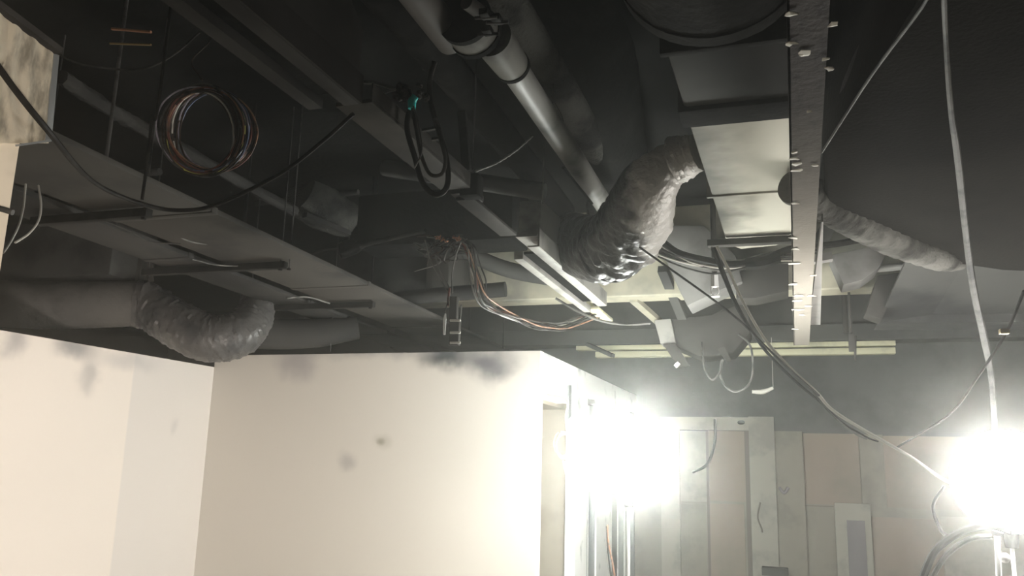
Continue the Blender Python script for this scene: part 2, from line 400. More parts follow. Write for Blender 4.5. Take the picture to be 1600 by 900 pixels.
# added spot without a fixture, unseen below the frame, brightens the white walls
ld = bpy.data.lights.new('fill_walls', 'SPOT'); ld.energy = POWER_FILL; ld.spot_size = math.radians(95); ld.spot_blend = .7; ld.shadow_soft_size = .25; ld.color = (1.0, .90, .80)
lo = bpy.data.objects.new('fill_walls', ld); COL.objects.link(lo); lo.location = (-2.6, 2.4, .1); lo.rotation_euler = (V((-6.3, 7.6, .7))-lo.location).to_track_quat('-Z', 'Y').to_euler()

# added unseen spot beside the camera, brightens the near left wall
ld = bpy.data.lights.new('fill_near_wall', 'SPOT'); ld.energy = 420; ld.spot_size = math.radians(36); ld.spot_blend = .6; ld.shadow_soft_size = .08; ld.color = (1.0, .90, .78)
lo = bpy.data.objects.new('fill_near_wall', ld); COL.objects.link(lo); lo.location = (.6, -.6, 1.2); lo.rotation_euler = (V((-2.2, 1.25, 2.05))-lo.location).to_track_quat('-Z', 'Y').to_euler()

# ------------------------------------------------------------------ rectangular supply duct
t = thing('supply_duct', 'large pale rectangular duct with a black band running away overhead', 'duct', (-.18, 4.9, 3.2))
x0, x1, y0, y1, z0, z1 = -.43, .10, 3.27, 6.75, 3.20, 3.62
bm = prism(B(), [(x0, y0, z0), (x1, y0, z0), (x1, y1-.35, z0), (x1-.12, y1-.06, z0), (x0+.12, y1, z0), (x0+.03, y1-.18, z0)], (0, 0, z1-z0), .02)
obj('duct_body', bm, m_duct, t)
bm = box(B(), (x0-.02, 3.86, z0-.025), (x1+.03, 4.07, z1+.02), .006); obj('cross_band', bm, m_black, t, label='black cross band')  # black band across the duct, built as a raised collar
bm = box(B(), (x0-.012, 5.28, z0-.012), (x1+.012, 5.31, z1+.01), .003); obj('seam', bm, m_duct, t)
bm = box(B(), (x0-.022, y0-.02, z0-.02), (x1+.02, y0+.02, z1+.02), .004); obj('flange', bm, m_wrapd, t)
t = thing('duct_hanger', 'flat hanger bar with rods crossing beneath the far end of the pale rectangular duct', 'hanger', (-.18, 6.35, 3.14))
bm = box(B(), (x0-.10, 6.30, 3.13), (x1+.1, 6.38, 3.18), .004); obj('bar', bm, m_tray, t)
for xx in (x0-.07, x1+.07):
    bm = B(); tube(bm, [(xx, 6.34, 3.1), (xx, 6.34, SL)], .006, seg=8); obj('rod', bm, m_rod, t)
# round duct coming from above the camera
c = Yp(1115, -62, 3.15)
bm = B(); R = .385
tube(bm, [c+V((.02, -2.1, .12)), c+V((0, -1.0, .03)), c], R, n=14, seg=40, fn=crumple(.02, .6))
t = thing('round_duct', 'big sooty round duct meeting the pale rectangular duct at top of view', 'duct', c)
obj('duct_body', bm, m_wrapd, t)
bm = B(); tube(bm, [c+V((0, -.09, 0)), c+V((0, -.02, 0))], R*1.012, seg=40); obj('collar', bm, m_wrapd, t)

# ------------------------------------------------------------------ flexible elbow of foil jacket
pts = [Yp(1090, 238, 4.95), Yp(1056, 250, 5.0), Yp(1014, 292, 5.1), Yp(992, 345, 5.4), Yp(955, 386, 5.8), Yp(912, 384, 6.08), Yp(892, 374, 6.2)]
t = thing('flexible_duct', 'crumpled foil flexible duct elbow drooping between pale duct and slot diffuser', 'flexible duct', pts[3])
bm = B(); tube(bm, pts, [.085, .115, .19, .245, .262, .245, .22], n=160, seg=72, fn=wrinkle(.11)); obj('foil_jacket', bm, m_flex, t)
bm = B(); tube(bm, pts[:2], [.115, .15], n=12, seg=40, fn=crumple(.14, 3)); obj('duct_collar', bm, m_flex, t)
def band(p, d, r, wd, mt, nm, par):
    d = V(d).normalized(); bm = B(); tube(bm, [p-d*wd/2, p+d*wd/2], r, seg=32); return obj(nm, bm, mt, par)
band(pts[4], pts[5]-pts[3], .262, .02, m_steel, 'strap', t)
# dark uninsulated duct rising beside it
bm = B(); tube(bm, [Yp(905, -60, 4.6), Yp(930, 120, 5.6), Yp(965, 290, 7.2), Yp(960, 330, 7.9)], [.32, .32, .3, .28], n=30, seg=32, fn=crumple(.03))
o = obj('black_duct', bm, m_black); tag(o, 'soot-black round duct in the dark left of the big round duct', 'duct')

# ------------------------------------------------------------------ big lagged plenum at right
u = 3.05
P = [Zp(1288, 235, u), Zp(1290, 330, u), Zp(1375, 368, u), Zp(1478, 412, u), Zp(1560, 424, u), Zp(1700, 430, u), (3.6, 3.0, u), (1.2, 2.0, u), Zp(1450, -30, u)]
t = thing('lagged_plenum', 'huge soot-dark lagged plenum filling the upper right', 'plenum', (1.6, 4.5, u))
bm = prism(B(), P, (0, 0, .9), .05); obj('lagged_body', bm, m_dark_lag, t)
pts = [Zp(1240, 292, 3.10), Zp(1290, 318, 3.10), Zp(1340, 345, 3.08), Zp(1400, 375, 3.06), Zp(1468, 402, 3.05), Zp(1500, 412, 3.1)]
bm = B(); tube(bm, pts, [.10, .115, .12, .12, .10, .05], n=90, seg=28, fn=ribs(.05, 4.2)); obj('rolled_edge', bm, m_lag2, t, label='pale ribbed rolled edge')
# bent dark duct brace between channel and plenum
bm = B(); tube(bm, [Yp(1405, -40, 3.2), Yp(1365, 60, 3.5), Yp(1335, 130, 3.8), Yp(1318, 180, 4.1)], [.05]*4, n=14, seg=16, fn=crumple(.03))
o = obj('lagged_pipe', bm, m_wrap); tag(o, 'sooty lagged pipe dropping beside the steel channel, left of the plenum', 'pipe')
bm = B(); beam(bm, Yp(1302, 340, 7.3), Yp(1270, 398, 7.7), .10, .08)
o = obj('diagonal_brace', bm, m_steel); tag(o, 'dark diagonal steel brace just right of the channel, under the rolled lagging', 'brace')

# ------------------------------------------------------------------ flaking steel channel overhead
t = thing('steel_channel', 'long flaking steel channel running away overhead, with torn white paint', 'channel', (.12, 5.5, 2.85))
ya, yb_ = 1.9, 9.9
def cx(y): return .045+.055*(y-2.4)/7.5
bm = B()
prism(bm, [(cx(ya), ya, 2.85), (cx(ya)+.118, ya, 2.85), (cx(yb_)+.165, yb_, 2.85), (cx(yb_), yb_, 2.85)], (0, 0, .012))
prism(bm, [(cx(ya), ya, 2.85), (cx(ya)+.008, ya, 2.85), (cx(yb_)+.008, yb_, 2.85), (cx(yb_), yb_, 2.85)], (0, 0, .07))
obj('web', bm, m_chan, t)
bm = B(); prism(bm, [(cx(5.0)+.17, 5.0, 2.90), (cx(5.0)+.178, 5.0, 2.90), (cx(8.8)+.258, 8.8, 2.90), (cx(8.8)+.15, 8.8, 2.90)], (0, 0, .05)); obj('side_flange', bm, m_pale_sheet, t)
random.seed(3)
def flake(px, py, s, seed):
    rnd = random.Random(seed); p = Zp(px, py, 2.842); bm = B(); n_ = 7
    pp = []
    for q in range(n_):
        an = q/n_*6.283; rr = s*rnd.uniform(.45, 1.2)
        pp.append(p+V((math.cos(an)*rr*1.7, math.sin(an)*rr*1.1, -rnd.uniform(0, .006)*(1 if q < 4 else 0))))
    cc = bm.verts.new(p+V((0, 0, -.004))); vs = [bm.verts.new(q) for q in pp]
    top = [bm.verts.new(q+V((0, 0, .003))) for q in pp]; ct = bm.verts.new(p+V((0, 0, .0)))
    for q in range(n_):
        bm.faces.new((cc, vs[q], vs[(q+1) % n_])); bm.faces.new((ct, top[(q+1) % n_], top[q])); bm.faces.new((vs[q], top[q], top[(q+1) % n_], vs[(q+1) % n_]))
    return obj('paint_flake', bm, m_flake, t, smooth=False)
for j, (px, py, s) in enumerate([(1236, 22, .012), (1302, 38, .012), (1236, 68, .012), (1256, 84, .019), (1292, 92, .009), (1296, 107, .01), (1264, 174, .007),
        (1240, 238, .014), (1243, 248, .016), (1246, 266, .018), (1245, 256, .015), (1273, 258, .012), (1243, 318, .016), (1240, 372, .02), (1244, 389, .02), (1241, 412, .022), (1238, 444, .03), (1247, 462, .03),
        (1246, 470, .035), (1262, 478, .025), (1268, 462, .02), (1272, 430, .018), (1246, 484, .03), (1241, 514, .022), (1252, 492, .02)]):
    flake(px, py, s, j)
for yy in (3.2, 5.2, 7.6, 9.6):
    bm = B(); xx = cx(yy)+.06; tube(bm, [(xx, yy, 2.86), (xx, yy, SL)], .006, seg=8); obj('rod', bm, m_rod, t)

# ------------------------------------------------------------------ slot diffusers along X = -1.75
def slot_diffuser(label, ys, ye, xs, body_pts, m1, m2, strip=None, z=3.0, grp='linear slot diffusers'):
    t = thing('slot_diffuser', label, 'slot diffuser', (xs[1], (ys+ye)/2, z), grp)
    bm = prism(B(), body_pts, (-.16, 0, 0), .006); obj('plenum_box', bm, m1, t)
    bm = prism(B(), [(xs[1], ys, z-.01), (xs[1]+.012, ys, z-.01), (xs[1]+.012, ye, z-.01), (xs[1], ye, z-.01)], (0, 0, .13)); obj('side_rail', bm, m2, t)
    bm = box(B(), (xs[1]-.075, ys, z-.012), (xs[1], ye, z), .003); obj('slot_flange', bm, m2, t)
    s = strip or (ys, ye)
    bm = box(B(), (xs[0], s[0], z-.012), (xs[0]+.07, s[1], z+.05), .003); obj('slot_flange', bm, m2, t)
    bm = box(B(), (xs[0]+.07, s[0]+.02, z+.03), (xs[1]-.075, ye-.05, z+.05)); obj('slot_blade', bm, m_black, t)
    return t
X1 = -1.6
slot_diffuser('pale linear slot diffuser with sheet metal plenum beneath the foil elbow', 5.38, 7.68, (-1.88, X1),
    [(X1, 5.42, 3.10), (X1, 5.45, 3.31), (X1, 6.12, 3.33), (X1, 6.35, 3.10), (X1, 7.6, 3.10), (X1, 7.64, 3.02), (X1, 5.36, 3.02)], m_diff, m_diff, (5.71, 7.98), z=2.96)
bm = box(B(), (-1.86, 8.0, 2.98), (-1.74, 8.75, 3.01), .003); box(bm, (-1.86, 8.0, 3.01), (-1.85, 8.75, 3.08))
o = obj('ceiling_channel', bm, m_cream); tag(o, 'short cream channel sticking out beyond the pale slot diffuser', 'channel')
X2 = -1.71
slot_diffuser('soot-dark slot diffuser with tall plenum nearest the camera, top left of centre', 1.3, 3.0, (-1.96, X2),
    [(X2, 1.3, 3.06), (X2, 1.3, 3.45), (X2, 2.83, 3.45), (X2, 3.0, 3.33), (X2, 2.98, 3.06)], m_diffd, m_diffd, z=3.0)
# intermediate channel
t = thing('ceiling_channel', 'grey ceiling channel linking the two slot diffusers, under a looped cable', 'channel', (-1.72, 3.6, 3.0))
bm = box(B(), (-1.84, 3.02, 3.0), (-1.66, 4.22, 3.02), .004); obj('web', bm, m_tray, t)
bm = box(B(), (-1.668, 3.02, 3.02), (-1.66, 4.22, 3.09), .002); obj('side_flange', bm, m_tray, t)
for a, b in (((655, 205), (683, 200)), ((650, 222), (690, 216)), ((648, 240), (686, 232))):
    bm = B(); beam(bm, Zp(*a, 3.08), Zp(*b, 3.08), .02, .012); obj('crosspiece', bm, m_tray, t)
t = thing('ceiling_channel', 'grey narrow ceiling channel between black box and pale slot diffuser', 'channel', (-1.77, 4.9, 3.0))
bm = box(B(), (-1.83, 4.42, 3.0), (-1.71, 5.25, 3.02), .004); obj('web', bm, m_tray, t)
bm = box(B(), (-1.84, 4.35, 3.02), (-1.70, 4.55, 3.06), .004); obj('end_plate', bm, m_tray, t)
# black hanger box with its rods
c = Yp(737, 292, 4.3)
t = thing('hanger_box', 'small black box hung on a rod above the grey ceiling channel', 'box', c)
bm = box(B(), c-V((.055, .05, .065)), c+V((.055, .05, .065)), .008); obj('box_body', bm, m_black, t)
bm = B(); p = Yp(738, 266, 4.3); tube(bm, [p, (p.x, p.y, SL)], .0055, seg=8); obj('rod', bm, m_rod, t)
bm = B(); beam(bm, Yp(722, 175, 4.45), Yp(729, 268, 4.4), .05, .03, up=(0, 1, 0)); obj('drop_bracket', bm, m_steel, t)
bm = B(); tube(bm, [Yp(742, 268, 4.28), Yp(775, 255, 4.4), Yp(805, 236, 4.6), Yp(832, 213, 4.8)], .007, n=40, seg=8, fn=ribs(.25, 3.1))
o = obj('twisted_cable', bm, m_gcable); tag(o, 'thin twisted pale cable slanting up right from the black box', 'cable')
for (px, py, y2, d, lab) in ((848, 318, 235, 5.4, 'thin rod above the corner of the pale slot diffuser'),):
    p = Yp(px, py, d); bm = B(); tube(bm, [p, (p.x, p.y, SL)], .005, seg=8); o = obj('threaded_rod', bm, m_gcable); tag(o, lab, 'rod')

# ------------------------------------------------------------------ drain pipe with coupling
zc = 3.6
a = Zp(628, -40, zc); b = Zp(705, 62, zc); c1 = Zp(768, 58, zc); c2 = Zp(800, 103, zc); d1 = Zp(945, 322, zc)
cc = Zp(734, 40, zc)
t = thing('drain_pipe', 'large pale round pipe with bolted coupling, sooty in its middle stretch', 'pipe', c1)
bm = B(); tube(bm, [a, b], .083, n=8, seg=32); obj('pipe_section', bm, m_pipen, t, label='brown-grey near section')
dr = (d1-c1).normalized()
bm = B(); tube(bm, [c1, c2], [.105, .094], n=4, seg=32); obj('pipe_socket', bm, m_pipe2, t)
bm = B(); tube(bm, [c2-dr*.02, d1], .078, n=20, seg=32); obj('pipe_section', bm, m_pipe, t, label='pale far section')
band(c2, dr, .099, .03, m_black, 'gasket_ring', t)
bm = B(); tube(bm, [cc-dr*.07, cc+dr*.07], [.122, .13], n=4, seg=40); obj('coupling_sleeve', bm, m_pipe2, t)
band(cc-dr*.07, dr, .136, .035, m_black, 'coupling_clamp', t)
band(cc+dr*.075, dr, .136, .035, m_black, 'coupling_clamp', t)
for (px, py) in ((762, 48), (776, 30), (758, 22)):
    p = Zp(px, py, zc-.13); bm = B(); box(bm, p-V((.022, .03, .016)), p+V((.022, .03, .016)), .005); lug = obj('clamp_lug', bm, m_steel, t)
    bm = B(); tube(bm, [p+V((-.05, .0, -.012)), p+V((.05, .02, -.012))], .008, seg=8); obj('bolt', bm, m_rod, lug)
p = Zp(745, 18, zc-.05); bm = B(); tube(bm, [p+V((-.03, -.06, .02)), p+V((0, .04, .02))], .035, seg=20); obj('branch_stub', bm, m_pipen, t)
# big black duct left of pipe, fuzzy lagged duct right of pipe
bm = B(); tube(bm, [Zp(540, -80, 3.8), Zp(655, 55, 3.8), Zp(735, 150, 3.8), Zp(880, 330, 3.8)], .11, n=20, seg=28)
o = obj('black_pipe', bm, m_black); tag(o, 'soot-black thick pipe running below left of the pale drain pipe', 'pipe')
bm = B(); tube(bm, [Zp(690, 120, 3.75), Zp(740, 178, 3.75), Zp(840, 305, 3.75)], .035, n=12, seg=16)
o = obj('grey_pipe', bm, m_wrap); tag(o, 'thin dim grey pipe alongside the black thick pipe', 'pipe')
bm = B(); tube(bm, [Zp(752, -60, 3.95), Zp(800, 20, 3.95), Zp(850, 100, 3.95), Zp(955, 268, 3.95)], .12, n=40, seg=28, fn=crumple(.05, 2))
o = obj('lagged_pipe', bm, m_lag); tag(o, 'fuzzy grey lagged pipe running right of the pale drain pipe', 'pipe')
bm = B(); tube(bm, [Yp(866, 70, 4.6), Yp(864, 150, 4.8), Yp(861, 225, 5.0)], .004, n=10, seg=6); tube(bm, [Yp(861, 150, 4.7), Yp(880, 190, 5.), Yp(865, 222, 5.0)], .004, n=10, seg=6)
o = obj('tie_wire', bm, m_cable); tag(o, 'thin dark tie wire looped around the pale drain pipe', 'wire')
bm = B(); tube(bm, [Zp(880, 262, 3.45), Zp(925, 318, 3.45)], .01, seg=8); o = obj('conduit', bm, m_steel); tag(o, 'thin dark conduit under the far end of the drain pipe', 'conduit')
# scrap bracket and wires near flexible elbow
bm = B()
for a_, b_ in (((888, 346), (905, 362)), ((905, 338), (935, 352)), ((895, 366), (938, 350)), ((900, 355), (928, 372)), ((918, 330), (925, 366))):
    beam(bm, Yp(*a_, 5.95), Yp(*b_, 5.9), .012, .02)
o = obj('torn_bracket', bm, m_tray); tag(o, 'torn thin metal bracket scraps above the slot diffuser, left of the foil elbow', 'bracket')

# ------------------------------------------------------------------ cable trays, trapeze hangers
def trunking(label, xa0, xa1, xb0, xb1, ys, ye, z, m_, covers):
    t = thing('cable_trunking', label, 'cable trunking', ((xa0+xa1)/2, (ys+ye)/2, z), 'parallel cable trunkings')
    n_ = covers
    for i in range(n_):
        f0, f1 = i/n_, (i+1)/n_
        L_ = lambda u, v, f: u+(v-u)*f
        y0_, y1_ = L_(ys, ye, f0), L_(ys, ye, f1)-.006
        bm = prism(B(), [(L_(xa0, xb0, f0), y0_, z), (L_(xa1, xb1, f0), y0_, z), (L_(xa1, xb1, f1), y1_, z), (L_(xa0, xb0, f1), y1_, z)], (0, 0, .035), .004)
        obj('trunking_length', bm, m_, t)
    for i in range(1, n_):
        f = i/n_; yy = ys+(ye-ys)*f; xx0 = xa0+(xb0-xa0)*f; xx1 = xa1+(xb1-xa1)*f
        bm = box(B(), (xx0-.006, yy-.03, z-.006), (xx1+.006, yy+.03, z+.04), .003); obj('joint_cover', bm, m_, t)
    return t
trunking('wide grey cable trunking, upper right of the parallel pair', -4.16, -3.36, -4.50, -3.72, 2.0, 11.2, 3.0, m_tray, 4)
trunking('narrower grey cable trunking, lower left of the parallel pair', -4.76, -4.32, -5.30, -4.85, 3.3, 11.4, 3.0, m_trayd, 4)
def trapeze(y, xl, xr, label, rods, zb=2.955):
    t = thing('trapeze_hanger', label, 'hanger', ((xl+xr)/2, y, zb), 'trapeze hangers under the trunkings')
    bm = box(B(), (xl, y-.03, zb-.03), (xr, y+.03, zb+.025), .004); bar = obj('bar', bm, m_steel, t)
    for xx in rods:
        bm = B(); tube(bm, [(xx, y, zb-.04), (xx, y, SL)], .006, seg=8); rd = obj('rod', bm, m_rod, t)
        bm = B(); tube(bm, [(xx, y, zb-.045), (xx, y, zb-.03)], .015, seg=6); obj('nut', bm, m_steel, rd)
trapeze(4.08, -4.70, -3.76, 'dark hanger bar under the trunkings, nearest the left edge', (-3.80, -4.66), 2.96)
trapeze(5.55, -5.1, -3.72, 'dark hanger bar under the trunkings, middle of three', (-3.77, -3.69, -5.05), 2.96)
trapeze(7.25, -5.3, -3.82, 'dark hanger bar under the trunkings, farthest of three', (-3.86, -5.25), 2.96)
def rod(px, py, d, r, m_, label, grp=None, top=SL):
    p = Yp(px, py, d); bm = B(); tube(bm, [p, (p.x, p.y, top)], r, seg=8); o = obj('threaded_rod', bm, m_); tag(o, label, 'rod', grp); return o
rod(165, 255, 3.5, .010, m_rod, 'thick grey rod standing above the wide trunking, left of the wire coil')
rod(382, 352, 5.4, .010, m_steel, 'dark rod above the wide trunking, right of the wire coil')
rod(578, 372, 7.3, .006, m_rod, 'thin rod in front of the dim box duct, above the trunkings')
rod(516, 549, 8.1, .006, m_rod, 'thin rod seen just over the partition top')
rod(786, 545, 9.6, .007, m_rod, 'thin rod hanging over the partition, right of the dangling socket')
rod(733, 520, 9.6, .006, m_rod, 'thin rod behind the dangling socket, over the partition')
rod(1322, 520, 10.5, .03, m_tray, 'grey rod hanging right of the steel channel end')
# loose wires lying on trunkings
def wire(name, pts, r, m_, label, cat='cable', grp=None, n=None, kind=None):
    bm = B(); tube(bm, pts, r, n=n, seg=8); o = obj(name, bm, m_); return tag(o, label, cat, grp, kind)
wire('slack_wire', [Yp(258, 340, 4.6), Yp(285, 372, 4.8), Yp(325, 381, 5.0), Yp(352, 372, 5.1), Yp(372, 384, 5.3)], .007, m_gcable, 'slack pale wire in the gap between the trunkings, left bit')
wire('slack_wire', [Yp(155, 342, 4.3), Yp(200, 360, 4.5), Yp(235, 378, 4.7), Yp(282, 381, 4.85)], .006, m_dcable, 'slack thin grey wire in the gap beside the nearest hanger bar')
wire('slack_wire', [Yp(448, 466, 6.3), Yp(480, 464, 6.7), Yp(515, 474, 7.1)], .008, m_gcable, 'short pale wire lying along the narrower trunking near the farthest hanger bar')
wire('slack_wire', [Yp(300, 405, 5.2), Yp(340, 414, 5.4), Yp(392, 416, 5.6)], .007, m_gcable, 'pale wire end lying beside the middle hanger bar')
wire('hanging_cable', [Xp(-40, 40, -2.1), Xp(0, 108, -2.1), Xp(74, 203, -2.13), Yp(150, 287, 2.5), Yp(238, 323, 2.9), Yp(300, 328, 3.05), Yp(352, 314, 3.1), Yp(440, 270, 3.1), Yp(505, 220, 3.05), Yp(552, 178, 3.0)], .0095, m_cable, 'thick black cable drooping from the left edge to the near slot diffuser', n=90)
wire('hanging_cable', [Yp(60, 60, 3.2), Yp(110, 95, 3.3), Yp(170, 107, 3.4), Yp(225, 107, 3.4), Yp(270, 86, 3.4), Yp(312, 50, 3.3)], .006, m_dcable, 'thin dim cable sagging above the wire coil', n=40)

# ------------------------------------------------------------------ coil of coloured wires
C0 = Yp(323, 206, 3.35)
t = thing('wire_coil', 'hanging coil of many coloured electrical wires, above the wide trunking', 'wire coil', C0)
ex = cr; ey = cu
rnd = random.Random(11)
cols = [m_brown, m_grey, m_brown, m_grey, m_brown, m_grey, m_grey, m_brown, m_red, m_brown, m_grey, m_blue, m_brown, m_red, m_grey, m_lilac, m_brown, m_orange, m_grey, m_yel, m_brown, m_red, m_grey, m_lilac, m_brown, m_blue, m_grey, m_orange, m_brown, m_wcable, m_brown, m_red]
for j, mm in enumerate(cols):
    cxo = rnd.uniform(-18, 14); rx = rnd.uniform(62, 80)-abs(cxo)*.25; ry = rnd.uniform(72, 84)
    cyo = rnd.uniform(-4, 3)+(rx-66)*.2
    if mm in (m_yel,): cxo, cyo, rx, ry = -2, 2, 72, 84
    ph = rnd.uniform(0, 6.28); pts = []
    n_ = 40; sc = 3.35/1305*1.08
    for q in range(n_):
        an = ph+q/n_*6.25; dd = rnd.uniform(-.004, .004)
        pts.append(C0+ex*((cxo+rx*math.cos(an))*sc)+ey*((cyo+ry*math.sin(an))*sc)+fw*(dd+.05*math.sin(an*1.0+j)+rnd.uniform(-.002,.002)))
    bm = B(); tube(bm, pts, .0044, n=110, seg=6); obj('wire', bm, mm, t)
_t = t; bm = B(); tube(bm, [Yp(316, 126, 3.35), Yp(300, 95, 3.36), Yp(330, 60, 3.4), Yp(335, 10, 3.5), (Yp(335, 10, 3.5).x, 3.5, SL)], .004, n=40, seg=8); obj('tail_wire', bm, m_brown, _t)
wire('dangling_wire', [(Yp(250, 158, 3.2).x, 3.2, SL), Yp(248, 158, 3.2), Yp(238, 185, 3.2), Yp(232, 240, 3.2), Yp(222, 312, 3.2)], .008, m_steel, 'dark wire dropping left of the coloured wire coil')

# ------------------------------------------------------------------ teal-taped cable loops
t = thing('taped_cable', 'dark cable loops bound with bright teal tape under the pipe coupling', 'cable', Yp(645, 165, 3.4))
bm = B(); tube(bm, [Yp(641, 166, 3.3), Yp(636, 200, 3.3), Yp(648, 245, 3.32), Yp(660, 285, 3.34), Yp(680, 304, 3.35), Yp(698, 292, 3.35), Yp(699, 255, 3.35), Yp(686, 205, 3.33), Yp(674, 165, 3.32), Yp(671, 128, 3.3), Yp(679, 96, 3.28)], .013, n=100, seg=10); obj('cable_loop', bm, m_cable, t)
bm = B(); tube(bm, [Yp(644, 166, 3.28), Yp(651, 205, 3.28), Yp(659, 245, 3.3), Yp(672, 272, 3.3), Yp(690, 272, 3.3), Yp(696, 250, 3.3), Yp(690, 220, 3.31), Yp(680, 185, 3.3)], .009, n=80, seg=10); obj('cable_loop', bm, m_dcable, t)
bm = B(); tube(bm, [Yp(646, 166, 3.27), Yp(655, 200, 3.27), Yp(659, 236, 3.28), Yp(648, 262, 3.3)], .004, n=30, seg=8); obj('thin_wire', bm, m_gcable, t)
bm = B(); tube(bm, [Yp(649, 150, 3.28), Yp(644, 158, 3.28), Yp(643, 170, 3.28)], [.017, .021, .017], n=16, seg=16, fn=crumple(.15, 3)); obj('tape', bm, m_cyan, t, label='bright teal tape')
bm = B(); sphere(bm, Yp(626, 144, 3.3), .042, 28, 20, (1, .8, .9)); sphere(bm, Yp(638, 152, 3.28), .026, 20, 14)
for v in bm.verts: v.co += V((noise.noise(v.co*30), noise.noise(v.co*31+V((5,5,5))), noise.noise(v.co*29)))*.018
o = obj('sooty_rag', bm, m_rag); tag(o, 'sooty lump of rag above the teal tape', 'rag')  # lump of sooty rag
bm = B(); tube(bm, [Yp(560, 128, 3.15), Yp(590, 131, 3.2), Yp(618, 140, 3.25)], .008, n=12, seg=8); o = obj('stub_wire', bm, m_gcable); tag(o, 'pale wire stub pointing left from the rag lump, upper of two', 'wire')
bm = B(); tube(bm, [Yp(588, 152, 3.15), Yp(604, 144, 3.2), Yp(618, 140, 3.25)], .006, n=12, seg=8); o = obj('stub_wire', bm, m_gcable); tag(o, 'pale wire stub pointing left from the putty lump, lower of two', 'wire')
bm = B()
for q in range(5):
    rr = random.Random(q); p = Yp(660+rr.uniform(-8, 8), 145+rr.uniform(-14, 10), 3.3); sphere(bm, p, .014, 12, 8)
    for v in list(bm.verts)[-80:]: v.co += V((1, 1, 1))*noise.noise(v.co*40)*.01
o = obj('clip_cluster', bm, m_rag); tag(o, 'small sooty clips between the teal tape and hanging cable', 'clip')

# ------------------------------------------------------------------ left lagged ducts
pts = [Yp(-200, 462, 5.9), Yp(0, 475, 6.2), Yp(110, 477, 6.4), Yp(222, 474, 6.6)]
t = thing('lagged_duct', 'sooty insulated round duct running in from the left edge above the wall', 'duct', pts[1])
bm = B(); tube(bm, pts, [.235, .235, .235, .225], n=60, seg=40, fn=crumple(.035, 2)); obj('duct_jacket', bm, m_wrapl, t)
bm = B(); tube(bm, [Yp(208, 475, 6.55), Yp(222, 476, 6.6), Yp(238, 480, 6.65)], [.22, .245, .225], n=14, seg=36, fn=crumple(.07, 2)); obj('duct_collar', bm, m_flexdark, t)
bm = B(); beam(bm, Yp(234, 388, 6.5), Yp(236, 440, 6.55), .06, .01, up=(0, 1, 0)); obj('strap', bm, m_tray, t)
bm = B(); beam(bm, Yp(220, 400, 6.6), Yp(214, 440, 6.6), .05, .01, up=(0, 1, 0)); obj('strap', bm, m_tray, t)
pts = [Yp(236, 480, 6.62), Yp(275, 505, 6.65), Yp(325, 528, 6.75), Yp(372, 522, 6.9), Yp(398, 492, 7.1), Yp(402, 462, 7.3)]
t = thing('flexible_duct', 'sooty foil flexible duct elbow sagging over the corner of the white walls', 'flexible duct', pts[2])
bm = B(); tube(bm, pts, [.215, .225, .235, .225, .19, .16], n=90, seg=56, fn=crumple(.10, 2.2, 9)); obj('foil_jacket', bm, m_flexdark, t)
pts = [Yp(395, 520, 7.7), Yp(440, 522, 7.9), Yp(500, 520, 8.1), Yp(560, 512, 8.3)]
bm = B(); tube(bm, pts, [.17, .17, .16, .13], n=20, seg=28); o = obj('lagged_duct', bm, m_trayd); tag(o, 'dim round duct continuing right behind the sooty elbow', 'duct')
# dim ducts and boxes in the dark behind
bm = box(B(), (-8.8, 6.3, 3.15), (-6.2, 6.9, 3.75), .03); o = obj('box_duct', bm, m_ductside); tag(o, 'dim rectangular duct above the insulated duct at far left', 'duct')
pts = [Yp(468, 300, 7.3), Yp(505, 325, 7.6), Yp(545, 345, 7.9)]
bm = B(); tube(bm, pts, [.23, .25, .20], n=16, seg=28, fn=crumple(.05)); o = obj('lagged_duct', bm, m_lag); tag(o, 'stubby lagged round duct in the dark above the wide trunking', 'duct')
bm = B(); beam(bm, Yp(476, 336, 7.2), Yp(545, 365, 7.8), .07, .05); o = obj('steel_angle', bm, m_trayd); tag(o, 'grey steel angle just under the stubby lagged duct', 'bracket')
bm = B(); tube(bm, [Zp(95, 120, 3.55), Zp(170, 170, 3.55), Zp(250, 215, 3.55), Zp(460, 330, 3.55)], .045, n=60, seg=16, fn=crumple(.25, .6)); o = obj('sooty_pipe', bm, m_wrap); tag(o, 'lumpy sooty pipe running behind the coloured wire coil', 'pipe')
for j, (px0, py0, px1, py1) in enumerate(((175, 45, 236, 50), (172, 68, 236, 70))):
    bm = B(); tube(bm, [Yp(px0, py0, 3.4), Yp(px1, py1, 3.4)], .008-.002*j, seg=10)
    o = obj('copper_pipe', bm, m_copper if j == 0 else m_brass); tag(o, ('upper' if j == 0 else 'lower')+' of two short copper tubes glinting at top left', 'pipe', 'copper tubes at top left')
# beam-side box ducts mid view
t = thing('box_duct', 'dim grey box duct behind the dangling burnt wires', 'duct', Yp(620, 420, 8.3))
for px in (545, 655):
    p = Yp(px, 380, 8.5); bm = B(); tube(bm, [p, (p.x, p.y, SL)], .006, seg=8); obj('hanger_rod', bm, m_rod, t)
a = Yp(530, 378, 8.3); b = Yp(668, 455, 8.3)
bm = box(B(), (a.x, 8.3, b.z), (b.x, 8.8, a.z), .012); obj('duct_body', bm, m_ductside, t)
a = Yp(668, 385, 8.2); b = Yp(700, 452, 8.2); bm = box(B(), (a.x, 8.2, b.z), (b.x, 8.85, a.z), .01); obj('duct_flange', bm, m_tray, t)
bm = B(); tube(bm, [Yp(602, 482, 8.0), Yp(604, 472, 8.0), Yp(640, 465, 8.0), Yp(790, 452, 8.1)], [.07, .075, .08, .08], n=20, seg=20); o = obj('grey_pipe', bm, m_trayd); tag(o, 'grey pipe lying crosswise behind the burnt wires', 'pipe')
